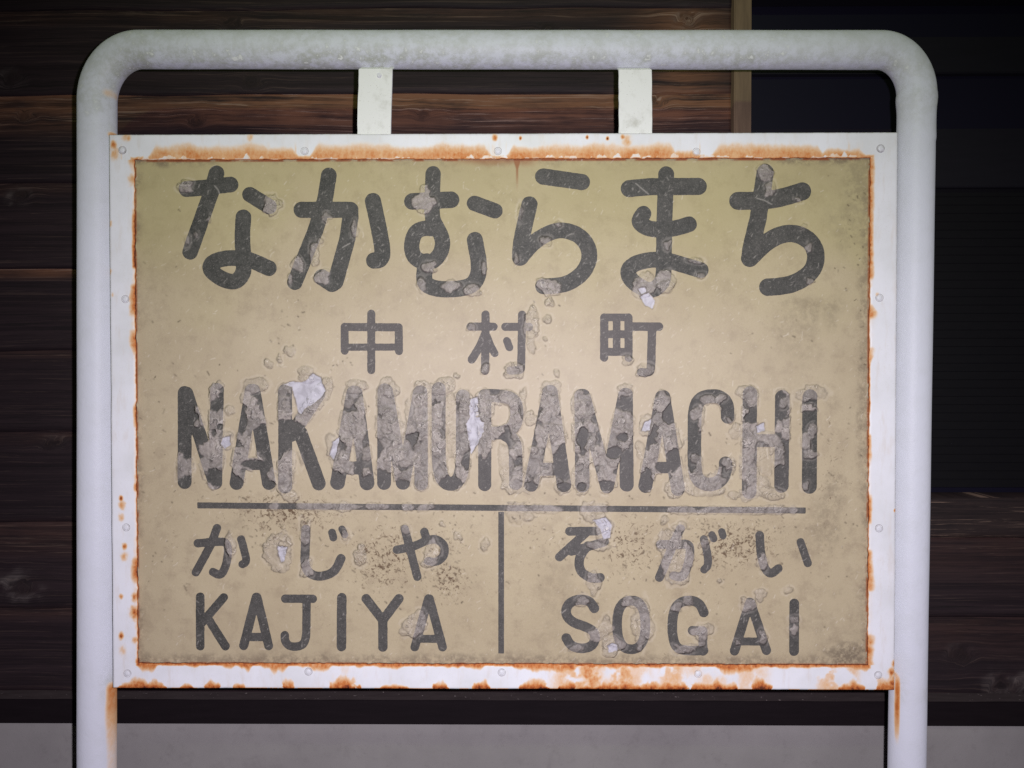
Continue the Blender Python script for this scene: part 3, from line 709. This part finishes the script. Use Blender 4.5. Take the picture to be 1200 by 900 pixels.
def add_line(pts_, hw):
    p_ = tr('P', pts_); a, b = p_; sl_ = win_(min(a[0],b[0]), max(a[0],b[0]), min(a[1],b[1]), max(a[1],b[1]), .008)
    x, z_ = GX[sl_], GZ[sl_]; e = (b-a); L = np.linalg.norm(e); e /= L
    u = (x-a[0])*e[0]+(z_-a[1])*e[1]; v = -(x-a[0])*e[1]+(z_-a[1])*e[0]
    f = np.maximum(np.abs(v)-hw, np.abs(u-L/2)-L/2)+wob[sl_]*.3
    INK[sl_] = np.minimum(INK[sl_], f); glyph_fields.append(('divider_line', .28, sl_, f))
add_line([(231,592.3),(944.5,598.4)], .0036)
add_line([(587.3,599.8),(587.3,766)], .0034)

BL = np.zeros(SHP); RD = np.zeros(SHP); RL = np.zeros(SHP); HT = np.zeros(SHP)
def blob(sheet, cx, cy, rx, ry, tone=.9, rot=0., rim=.7, hgt=.0012, seed=None, rough=.36):
    """one loosened patch of film: irregular outline, own tone, raised a little, crease dirt and relief shading painted round its rim"""
    ox, oy, s = SH[sheet]; c_ = tr(sheet, [(cx, cy)])[0]; a, b = rx/s/1000., ry/s/1000.
    R_ = max(a, b); sl_ = win_(c_[0], c_[0], c_[1], c_[1], R_*1.5+.005)
    if GX[sl_].size == 0: return
    sd = seed if seed is not None else random.randint(0, 9999)
    x, z_ = GX[sl_]-c_[0], GZ[sl_]-c_[1]; cr_, sr_ = math.cos(rot), math.sin(rot)
    u, v = (x*cr_+z_*sr_)/a, (-x*sr_+z_*cr_)/b
    r_ = np.hypot(u, v); th = np.arctan2(v, u)
    wobr = 1 + rough*(vnoise(np.cos(th)*1.4+5, np.sin(th)*1.4+5, sd)-.5)*2 + rough*1.1*(fbm(GX[sl_]*190, GZ[sl_]*190, sd)-.5)
    d = (r_-wobr)*min(a, b)
    m = smooth(.0006, -.0006, d)
    BL[sl_] = BL[sl_]*(1-m) + tone*m
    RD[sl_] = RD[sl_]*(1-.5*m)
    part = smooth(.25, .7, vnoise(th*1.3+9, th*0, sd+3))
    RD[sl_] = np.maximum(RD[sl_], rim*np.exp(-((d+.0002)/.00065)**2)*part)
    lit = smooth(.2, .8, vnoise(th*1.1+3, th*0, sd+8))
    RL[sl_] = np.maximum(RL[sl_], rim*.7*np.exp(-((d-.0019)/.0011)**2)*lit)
    HT[sl_] = np.maximum(HT[sl_]*(1-.3*m), hgt*smooth(.0015, -.004, d)*(.7+.6*vnoise(GX[sl_]*300, GZ[sl_]*300, sd)))
# loosened film all over the big roman row except where the ink still holds ("keep" spots)
KEEP = [('D',105,200,60,120),('D',105,330,55,120),('D',170,320,50,40),('D',105,545,34,26),('D',252,520,44,50),('D',272,282,16,14),('D',375,240,22,70),('D',470,340,48,66),('D',455,458,70,26),('D',350,545,36,40),('D',495,552,30,26),
        ('D',610,300,74,46),('D',700,400,44,90),('D',745,540,30,40),('D',820,540,42,46),('D',960,548,40,38),('D',1040,530,40,46),('D',1125,552,36,24),('E',130,330,30,24),('E',310,545,50,36),('E',385,450,16,40),('E',470,510,36,80),
        ('E',690,560,30,22),('E',835,450,40,90),('E',850,560,34,22),('E',925,560,30,24),('E',1035,555,40,24),('E',930,330,26,70),('E',1137,500,38,80),('E',1120,330,30,22),('E',1130,170,30,40),('E',1080,400,40,30),('F',188,530,38,52),('F',295,230,30,42),('F',255,470,22,20),('F',320,420,26,60),
        ('F',405,330,34,160),('F',490,130,36,28),('F',575,180,34,60),('F',565,500,30,60),('F',675,240,40,26),('F',820,170,34,70),('F',825,500,40,46),('F',820,570,40,30),('F',950,240,50,40),('F',955,330,48,60),('F',955,470,46,90),('F',960,580,40,30)]
kept = np.zeros(SHP)
for (s_, cx, cy, rx, ry) in KEEP:
    c_ = tr(s_, [(cx, cy)])[0]; a, b = rx/4000., ry/4000.
    sl_ = win_(c_[0], c_[0], c_[1], c_[1], max(a, b)*1.6)
    q = np.hypot((GX[sl_]-c_[0])/a, (GZ[sl_]-c_[1])/b) + (fbm(GX[sl_]*110, GZ[sl_]*110, 77)-.5)*1.1
    kept[sl_] = np.maximum(kept[sl_], smooth(1.06, .98, q))
row = np.zeros(SHP, bool)
for (nm, fade, sl_, f) in glyph_fields[9:22]: row[sl_] |= f < .0002
cand = np.argwhere(row); cand = cand[RNG.permutation(len(cand))][:430]
for (j, i_) in cand:
    if kept[j, i_] > .4: continue
    r_ = RNG.uniform(5.5, 14)
    bx_ = (GX[j, i_], GZ[j, i_])
    # convert to sheet-free call: a private sheet centred on the point
    a, b = r_/1000.*RNG.uniform(.7, 1.1), r_/1000.*RNG.uniform(.9, 1.5)
    sl_ = win_(bx_[0], bx_[0], bx_[1], bx_[1], max(a, b)*1.5+.004); sd = int(RNG.integers(9999))
    x, z_ = GX[sl_]-bx_[0], GZ[sl_]-bx_[1]; r2_ = np.hypot(x/a, z_/b); th = np.arctan2(z_/b, x/a)
    d = (r2_ - (1+.4*(vnoise(np.cos(th)*1.5+5, np.sin(th)*1.5+5, sd)-.5)*2) - .55*(fbm(GX[sl_]*210, GZ[sl_]*210, sd)-.5))*min(a, b)
    d = np.maximum(d, INK[sl_]-.0012-.004*max(0, RNG.uniform(-2.2, 1)))     # mostly stops at the letter's edge
    m = smooth(.0006, -.0006, d)*(1-kept[sl_])
    tone = RNG.choice([.55, .72, .88, 1.0, 1.0])
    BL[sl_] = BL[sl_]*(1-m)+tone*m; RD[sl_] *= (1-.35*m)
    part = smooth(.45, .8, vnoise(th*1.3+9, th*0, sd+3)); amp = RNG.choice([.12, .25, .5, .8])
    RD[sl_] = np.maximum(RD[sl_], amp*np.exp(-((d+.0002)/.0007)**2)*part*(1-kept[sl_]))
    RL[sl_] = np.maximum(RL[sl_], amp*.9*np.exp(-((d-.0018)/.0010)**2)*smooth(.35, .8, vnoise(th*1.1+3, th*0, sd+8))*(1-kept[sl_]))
    HT[sl_] = np.maximum(HT[sl_]*(1-.4*m), RNG.uniform(.0004, .0016)*smooth(.001, -.003, d)*(1-kept[sl_]))
# traced blisters
for a in [('A',105,150,42,32,.85),('A',515,232,46,50,.9),('A',220,310,10,16,.6),('A',115,405,14,28,.6),('A',635,520,30,36,.8),('A',600,585,16,26,.7),('A',770,300,24,22,.6),('A',715,470,22,50,.75),('A',905,355,22,34,.7),('A',745,580,40,38,.85),('A',740,410,14,14,.6),('A',160,380,10,14,.5),
          ('B',195,225,52,62,1.0),('B',215,530,36,32,.85),('B',310,615,50,26,.8),('B',172,610,22,36,.6),('B',415,640,50,30,.9),('B',470,540,12,28,.6),('B',755,410,28,24,.7),('B',770,620,62,42,.95),('B',815,325,16,14,.5),('B',620,490,14,26,.6),('B',640,270,12,36,.5),
          ('B',775,693,24,22,.8),('B',766,778,20,19,.9),('B',757,872,10,12,.8),('B',690,790,34,70,.8),('B',690,880,22,60,.75),('B',405,812,20,20,.6),
          ('C',745,90,42,40,.75),('C',770,165,24,34,.75),('C',290,425,20,24,.65),('C',420,500,34,16,.6),('C',270,600,48,58,.85),('C',180,620,62,62,.8),('C',450,572,20,12,.6),('C',930,340,14,12,.6),('C',950,440,18,22,.65),('C',960,595,20,18,.6),('C',905,215,14,10,.6),
          ('A',495,985,20,26,.7),('A',600,925,26,24,.7),('A',548,960,12,22,.6),('E',343,40,15,15,.95),('E',610,20,44,34,.85),('E',810,30,14,20,.8),('E',475,10,22,28,.6),('F',185,15,40,28,.5),('L',815,490,46,34,.7),
          ('D',265,85,30,26,.8),('D',435,85,58,34,.75),('D',670,40,40,34,.8),('D',770,100,30,50,.7),('D',915,90,54,32,.75),('D',1058,95,50,44,.8),('D',310,205,32,22,.6),('D',600,600,40,30,.7),('D',300,350,34,44,.7),('D',800,380,30,70,.7),('D',1160,200,20,50,.6),
          ('E',175,95,38,32,.7),('E',275,90,56,42,.8),('E',380,180,34,70,.85),('E',310,250,40,150,.55),('E',780,95,54,36,.7),('E',690,240,34,36,.6),('E',570,460,34,110,.55),('E',600,560,60,40,.75),('E',1130,110,36,28,.7),('E',650,160,20,60,.6),
          ('F',95,100,36,24,.7),('F',670,120,46,36,.75),('F',965,120,62,40,.6),('F',1010,130,22,24,.65),('F',190,270,34,50,.7),('F',165,390,20,40,.5),('F',440,560,120,50,.75),('F',330,560,60,50,.8),('F',745,350,60,60,.9),('F',720,560,60,50,.8),('F',610,310,30,40,.6),('F',740,430,40,90,.5),('F',780,590,60,30,.65),('F',600,600,34,22,.6),('F',935,360,24,40,.75),('F',970,300,26,34,.6),('F',955,410,32,22,.6),('F',935,560,18,24,.65),('F',840,160,24,30,.6),('F',470,150,40,28,.7),('F',540,150,30,24,.6),('F',425,215,28,34,.7),('F',420,430,24,26,.5),('F',570,450,22,30,.6),
          ('G',540,235,64,82,.75),('G',315,200,26,60,.8),('G',672,130,28,60,.7),('G',675,300,36,44,.8),('G',930,240,28,46,.7),('G',860,150,18,24,.7),('G',1170,575,56,46,.8),('G',1185,600,20,30,.5),
          ('H',345,150,22,26,.75),('H',272,97,16,14,.7),('H',477,190,22,32,.6),('H',100,120,22,22,.6),('H',230,215,42,70,.6),('H',215,275,34,26,.7),('H',135,575,56,48,.85),('H',175,550,30,50,.6),('H',680,60,26,26,.7),('H',610,50,40,50,.4),('H',960,40,40,60,.8),('H',1025,110,44,80,.8),('H',1000,200,50,24,.6),('H',985,380,36,60,.75),('H',935,455,36,24,.6),('H',1045,580,34,64,.8),('H',1000,610,40,40,.8),('H',900,680,36,18,.6),('H',1075,670,50,50,.8),('H',1155,460,40,24,.7),('H',1200,570,40,120,.55),
          ('I',265,182,34,40,.8),('I',350,110,28,26,.8),('I',310,230,50,120,.85),('I',380,260,36,70,.8),('I',340,350,50,40,.8),('I',275,75,20,22,.7),('I',465,185,20,20,.6),('I',735,275,28,46,.8),('I',725,428,30,28,.85),('I',675,475,36,36,.8),('I',740,630,18,34,.6),('I',885,585,22,24,.8),('I',885,545,20,16,.5),('I',450,600,56,40,.8),('I',390,460,24,24,.6),('I',330,490,30,24,.6),('I',370,680,50,22,.7),('I',190,580,40,60,.75),('I',150,480,36,30,.6),('I',535,365,11,10,.7),('I',860,410,24,16,.4),('I',620,650,14,14,.6),('I',450,650,20,20,.6)]:
    blob(*a)
# faded stretches of the divider
for (x_, w_) in [(320,8),(372,40),(405,26),(440,22),(478,12),(500,16),(610,26),(640,40),(700,22),(802,30),(835,40),(880,60),(912,24),(930,12)]:
    blob('P', x_, 592.3+(x_-231)*.0086, w_*.62, 5.5, .7, 0, .35, .0005)

# the film lets go along ragged, angular lines
rg = lambda sd: (np.abs(fbm(GX*95, GZ*95, sd, 3)-.5)*2 + .7*np.abs(fbm(GX*230, GZ*230, sd+9, 2)-.5) - .28)
wxp, wzp = GX + rg(121)*.0026, GZ + rg(122)*.0026
def warp(A):
    u = np.clip((wxp-px0)/gst, 0, SHP[1]-1.001); v = np.clip((wzp-pz0)/gst, 0, SHP[0]-1.001)
    i_ = u.astype(int); j = v.astype(int); fu = u-i_; fv = v-j
    return (A[j,i_]*(1-fu)+A[j,i_+1]*fu)*(1-fv)+(A[j+1,i_]*(1-fu)+A[j+1,i_+1]*fu)*fv
BL, RD, RL, HT = warp(BL), warp(RD), warp(RL), warp(HT)
# tears down to the bare white backing
TEAR = np.zeros(SHP); TE = np.zeros(SHP); TD = np.full(SHP, .05)
for (s_, p_) in [('D',[(565,82),(610,68),(650,74),(675,66),(705,30),(742,48),(752,80),(766,112),(742,146),(702,178),(668,196),(652,226),(640,214),(624,160),(606,96)]),('D',[(285,330),(318,322),(320,368),(292,386),(272,362)]),('D',[(800,352),(832,328),(818,398),(804,440),(786,412)]),
                 ('E',[(402,152),(440,138),(444,228),(430,232),(470,262),(468,300),(436,366),(408,410),(394,330),(384,268),(400,236)]),('F',[(180,262),(214,242),(206,300),(168,302)]),('F',[(704,278),(742,262),(744,298),(712,308)]),
                 ('H',[(980,78),(1040,66),(1068,100),(1060,164),(1028,168),(1012,122)]),('H',[(1048,668),(1072,655),(1096,664),(1094,692),(1052,697)]),('G',[(540,198),(586,206),(572,270),(560,276),(546,240)]),('C',[(150,632),(182,626),(192,652),(164,662)]),('C',[(160,668),(200,650),(230,690),(218,726),(186,712)]),('E',[(400,240),(450,235),(450,290),(405,280)])]:
    p_ = tr(s_, p_); sl_ = win_(p_[:,0].min(), p_[:,0].max(), p_[:,1].min(), p_[:,1].max(), .008)
    x, z_ = GX[sl_], GZ[sl_]
    d = d_poly(x, z_, np.concatenate([p_, p_[:1]])); d = np.where(inside(x, z_, p_), -d, d) + (fbm(x*330, z_*330, 83)-.5)*.0022
    TD[sl_] = np.minimum(TD[sl_], d)
TEAR = smooth(.0004, -.0004, TD); TE = np.exp(-((TD-.0004)/.0007)**2)*smooth(.25, .6, fbm(GX*90, GZ*90, 84))
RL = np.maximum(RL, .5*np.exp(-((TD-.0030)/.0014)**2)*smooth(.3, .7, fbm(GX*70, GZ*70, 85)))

# dirt flecks in drifts, light scratches everywhere
DIRT = np.zeros(SHP); DRIFT = np.zeros(SHP); SCR = np.zeros(SHP)
DRIFT = np.maximum(DRIFT, .5*smooth(ZC+.02, ZC-.08, GZ)*smooth(.42, .68, fbm(GX*13, GZ*13, 141, 4)))
def fleck(field, x0, z0, L, wd, ang_, amp):
    a = np.array([x0-math.cos(ang_)*L/2, z0-math.sin(ang_)*L/2]); b = np.array([x0+math.cos(ang_)*L/2, z0+math.sin(ang_)*L/2])
    m_ = np.array([(a[0]+b[0])/2+random.uniform(-1,1)*L*.15, (a[1]+b[1])/2+random.uniform(-1,1)*L*.15])
    sl_ = win_(min(a[0],b[0]), max(a[0],b[0]), min(a[1],b[1]), max(a[1],b[1]), .003)
    if GX[sl_].size == 0: return
    d = d_poly(GX[sl_], GZ[sl_], np.array([a, m_, b]))
    field[sl_] = np.maximum(field[sl_], amp*np.exp(-(d/wd)**2))
for (px, py, sxp, syp, cnt) in [(330,395,12,26,26),(345,360,14,8,8),(190,500,20,60,22),(335,600,60,20,70),(320,620,18,14,60),(450,655,40,34,90),(525,680,22,24,95),(520,640,30,30,50),(620,610,26,14,24),(640,630,50,30,40),(740,640,34,36,60),(860,640,50,26,110),(830,620,30,14,50),(900,620,30,12,40),(850,545,14,16,30),(320,490,14,30,26),(690,590,50,16,30),(975,560,26,70,40),(960,640,30,40,24),(915,390,40,60,14),(1000,250,12,40,30),(985,300,20,60,16),(260,590,40,16,24),(200,640,26,60,26),(700,660,60,30,24),(640,410,14,50,20),(225,440,26,60,14),(460,470,120,40,16),(540,600,90,10,30),(500,700,40,14,20),(840,700,40,30,20),(400,425,16,12,14),(210,250,12,12,5),(420,560,80,18,30),(1008,450,8,200,30),(180,430,12,160,20)]:
    qa, qb = S(px, py, YP); DRIFT = np.maximum(DRIFT, min(1., .22+cnt/85)*np.exp(-((GX-qa)/(sxp*.0018))**2-((GZ-qb)/(syp*.0018))**2))
    for _ in range(int(cnt*.55)):
        a, b = S(random.gauss(px, sxp*.8), random.gauss(py, syp*.8), YP)
        fleck(DIRT, a, b, abs(random.gauss(0, .0016))+.0003, random.uniform(.0005, .0010), random.choice([random.uniform(-.4, .4)-.7, random.uniform(-3, 3)]), random.uniform(.35, 1.))
for _ in range(2600):
    a, b = RNG.uniform(px0, px1), RNG.uniform(pz0, pz1)
    if random.random() < .5: a, b = random.gauss(0, .2), random.gauss(ZC+.10, .12)
    fleck(SCR, a, b, abs(random.gauss(0, .0026)), random.uniform(.0003, .00055), random.gauss(.9, .5), random.uniform(.25, .95))
ink_cells = np.argwhere(INK < -.002); ink_cells = ink_cells[RNG.permutation(len(ink_cells))][:620]
for (j, i_) in ink_cells:
    fleck(SCR, GX[j,i_], GZ[j,i_], abs(random.gauss(0, .0024)), random.uniform(.0003, .0006), random.gauss(.9, .6), random.uniform(.2, .8))
for (s_, p_) in [('C',[(140,140),(170,165),(200,190)]),('C',[(710,208),(745,218),(778,236)]),('A',[(245,150),(262,170),(268,188)]),('F',[(755,385),(760,430)]),('A',[(845,440),(880,420)]),('H',[(835,515),(852,500)])]:
    q = tr(s_, p_); sl_ = win_(q[:,0].min(), q[:,0].max(), q[:,1].min(), q[:,1].max(), .003)
    SCR[sl_] = np.maximum(SCR[sl_], .95*np.exp(-(d_poly(GX[sl_], GZ[sl_], q)/.0006)**2))

# grime that gathers along the lips, and the rust run at the top
dl, dr, db, dt = GX-ix0, ix1-GX, GZ-iz0, iz1-GZ
GR = .62*smooth(.016, .004, db + (fbm(GX*70, GZ*70, 91)-.5)*.012)
GR = np.maximum(GR, .55*smooth(.010, 0, dl+(fbm(GZ*60, GX*60, 92)-.5)*.012)*smooth(.35, .6, fbm(GZ*25, GX*0, 93)))
GR = np.maximum(GR, .55*smooth(.014, 0, dr+(fbm(GZ*50, GX*50, 94)-.5)*.024))
GR = np.maximum(GR, .75*smooth(.009, 0, dt+(fbm(GX*50, GZ*50, 95)-.5)*.012)*np.maximum(.35, np.maximum(smooth(.22, .36, GX), smooth(-.28, -.40, GX))))
crn = np.hypot((GX-ix1)/.06, (GZ-iz0)/.035); GR = np.maximum(GR, .85*smooth(1.1, .4, crn+(fbm(GX*60, GZ*60, 96)-.5)*.8))
crn = np.hypot((GX-ix1)/.055, (GZ-iz1+.03)/.09); GR = np.maximum(GR, .34*smooth(1.1, .4, crn+(fbm(GX*50, GZ*50, 97)-.5)*1.2))
GR = np.maximum(GR, .45*smooth(.62, .8, fbm(GX*18, GZ*14, 98, 5))*smooth(.16, .02, dr))
GR = np.maximum(GR, .18*smooth(.60, .78, fbm(GX*16, GZ*16, 99, 5))*smooth(ZC-.0, ZC-.1, GZ))
cx_, cz_ = S(606, 188, YP); run = np.abs(GX-cx_)
RU = smooth(.0022, .0002, run-.003*smooth(.012, 0, dt))*smooth(.040, .010, dt)*.75
RU = np.maximum(RU, .55*smooth(.010, .0, dt+(fbm(GX*70, GZ*70, 101)-.5)*.008)*smooth(.035, .0, np.maximum(S(555,188)[0]-GX, GX-S(608,188)[0])))
RU = np.maximum(RU, .9*smooth(.0022, .0004, np.minimum(np.minimum(dl, dr), np.minimum(dt, db)))*smooth(.35, .55, fbm(GX*80, GZ*80, 102)))
TINT = .62*smooth(.17, .01, dt + (fbm(GX*9, GZ*9, 131)-.5)*.16 - .05*smooth(.1, .43, GX) - .03*smooth(-.25, -.43, GX))  # yellow-green tint, ragged, fading down from the top edge
HZ = np.exp(-(((GX-.0)/.30)**2+((GZ-ZC-.02)/.12)**2))*.9  # centre lightened in colour: flash glow plus the haze of fine scratches

HT = HT + (fbm(GX*7, GZ*7, 111)-.5)*.0030*smooth(0, .03, np.minimum(np.minimum(dl, dr), np.minimum(dt, db)))
def box3(a):
    b = a.copy(); b[1:-1,1:-1] = (a[1:-1,1:-1]*4+a[:-2,1:-1]*2+a[2:,1:-1]*2+a[1:-1,:-2]*2+a[1:-1,2:]*2+a[:-2,:-2]+a[2:,2:]+a[:-2,2:]+a[2:,:-2])/16; return b
HT = box3(HT); HT = HT - TEAR*.0009
YFACE = YP + .0012 - HT
V = np.stack([GX, YFACE, GZ], -1).reshape(-1, 3); idx = np.arange(GX.size).reshape(SHP)
F = np.stack([idx[:-1,:-1], idx[:-1,1:], idx[1:,1:], idx[1:,:-1]], -1).reshape(-1, 4)
loop = np.concatenate([idx[0,:], idx[1:,-1], idx[-1,-2::-1], idx[-2:0:-1,0]])
Vb = V[loop].copy(); Vb[:, 1] = YP+.012; lb = len(V)+np.arange(len(loop))
Sd = np.stack([loop, lb, np.roll(lb,-1), np.roll(loop,-1)], -1)
me = mesh_np('panel', np.concatenate([V, Vb]), np.concatenate([F, Sd]))
for nm, a in [('blister', BL),('rim_dark', RD),('rim_light', RL),('dirt', DIRT),('drift', DRIFT),('scratch', SCR),('grime', GR),('rust', RU),('glow_haze', HZ),('top_tint', TINT),('tear', TEAR),('tear_edge', TE)]:
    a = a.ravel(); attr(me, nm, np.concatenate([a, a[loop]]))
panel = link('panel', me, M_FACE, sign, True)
# back sheet that closes the frame
box('back_plate', -WF/2+.002, WF/2-.002, .0165, .019, ZC-HF/2+.002, ZC+HF/2-.002, M_STRIP, sign)

def samp(A, x, z_):
    u = np.clip((x-px0)/gst, 0, SHP[1]-1.001); v = np.clip((z_-pz0)/gst, 0, SHP[0]-1.001)
    i_ = u.astype(int); j = v.astype(int); fu = u-i_; fv = v-j
    return (A[j,i_]*(1-fu)+A[j,i_+1]*fu)*(1-fv)+(A[j+1,i_]*(1-fu)+A[j+1,i_+1]*fu)*fv
def cut_mesh(name, sl_, f):
    """marching squares: the glyph's area on the face raster, edges interpolated"""
    f = np.maximum(f, -(TD[sl_]-.0003))
    j0, i0_ = sl_[0].start, sl_[1].start
    vid = {}; vs_ = []; fs = []
    def corner(j, i_):
        k_ = (j, i_)
        if k_ not in vid: vid[k_] = len(vs_); vs_.append((px0+(i0_+i_)*gst, pz0+(j0+j)*gst))
        return vid[k_]
    def cross(j, i_, j2, i2):
        k_ = (j, i_, j2, i2) if (j, i_) < (j2, i2) else (j2, i2, j, i_)
        if k_ not in vid:
            a, b = f[k_[0], k_[1]], f[k_[2], k_[3]]; s = a/(a-b)
            vid[k_] = len(vs_); vs_.append((px0+(i0_+k_[1]+s*(k_[3]-k_[1]))*gst, pz0+(j0+k_[0]+s*(k_[2]-k_[0]))*gst))
        return vid[k_]
    ins = f < 0; H_, W_ = f.shape
    cnt = ins[:-1,:-1].astype(int)+ins[:-1,1:]+ins[1:,1:]+ins[1:,:-1]
    for j, i_ in np.argwhere(cnt > 0):
        cs = [(j,i_),(j,i_+1),(j+1,i_+1),(j+1,i_)]; poly = []
        for q in range(4):
            a, b = cs[q], cs[(q+1)%4]
            if ins[a]: poly.append(corner(*a))
            if ins[a] != ins[b]: poly.append(cross(*a, *b))
        if len(poly) >= 3: fs.append(poly)
    P2 = np.array(vs_); y = samp(YFACE, P2[:,0], P2[:,1])-.00045
    me = bpy.data.meshes.new(name); me.from_pydata(np.stack([P2[:,0], y, P2[:,1]], -1).tolist(), [], fs); me.update()
    return me, P2
for (nm, fade, sl_, f) in glyph_fields:
    me, P2 = cut_mesh(nm, sl_, f)
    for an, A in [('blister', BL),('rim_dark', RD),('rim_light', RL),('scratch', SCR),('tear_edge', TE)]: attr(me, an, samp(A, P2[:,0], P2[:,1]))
    attr(me, 'fade', np.full(len(P2), fade))
    sub(link(nm, me, M_INK, None, True), panel)
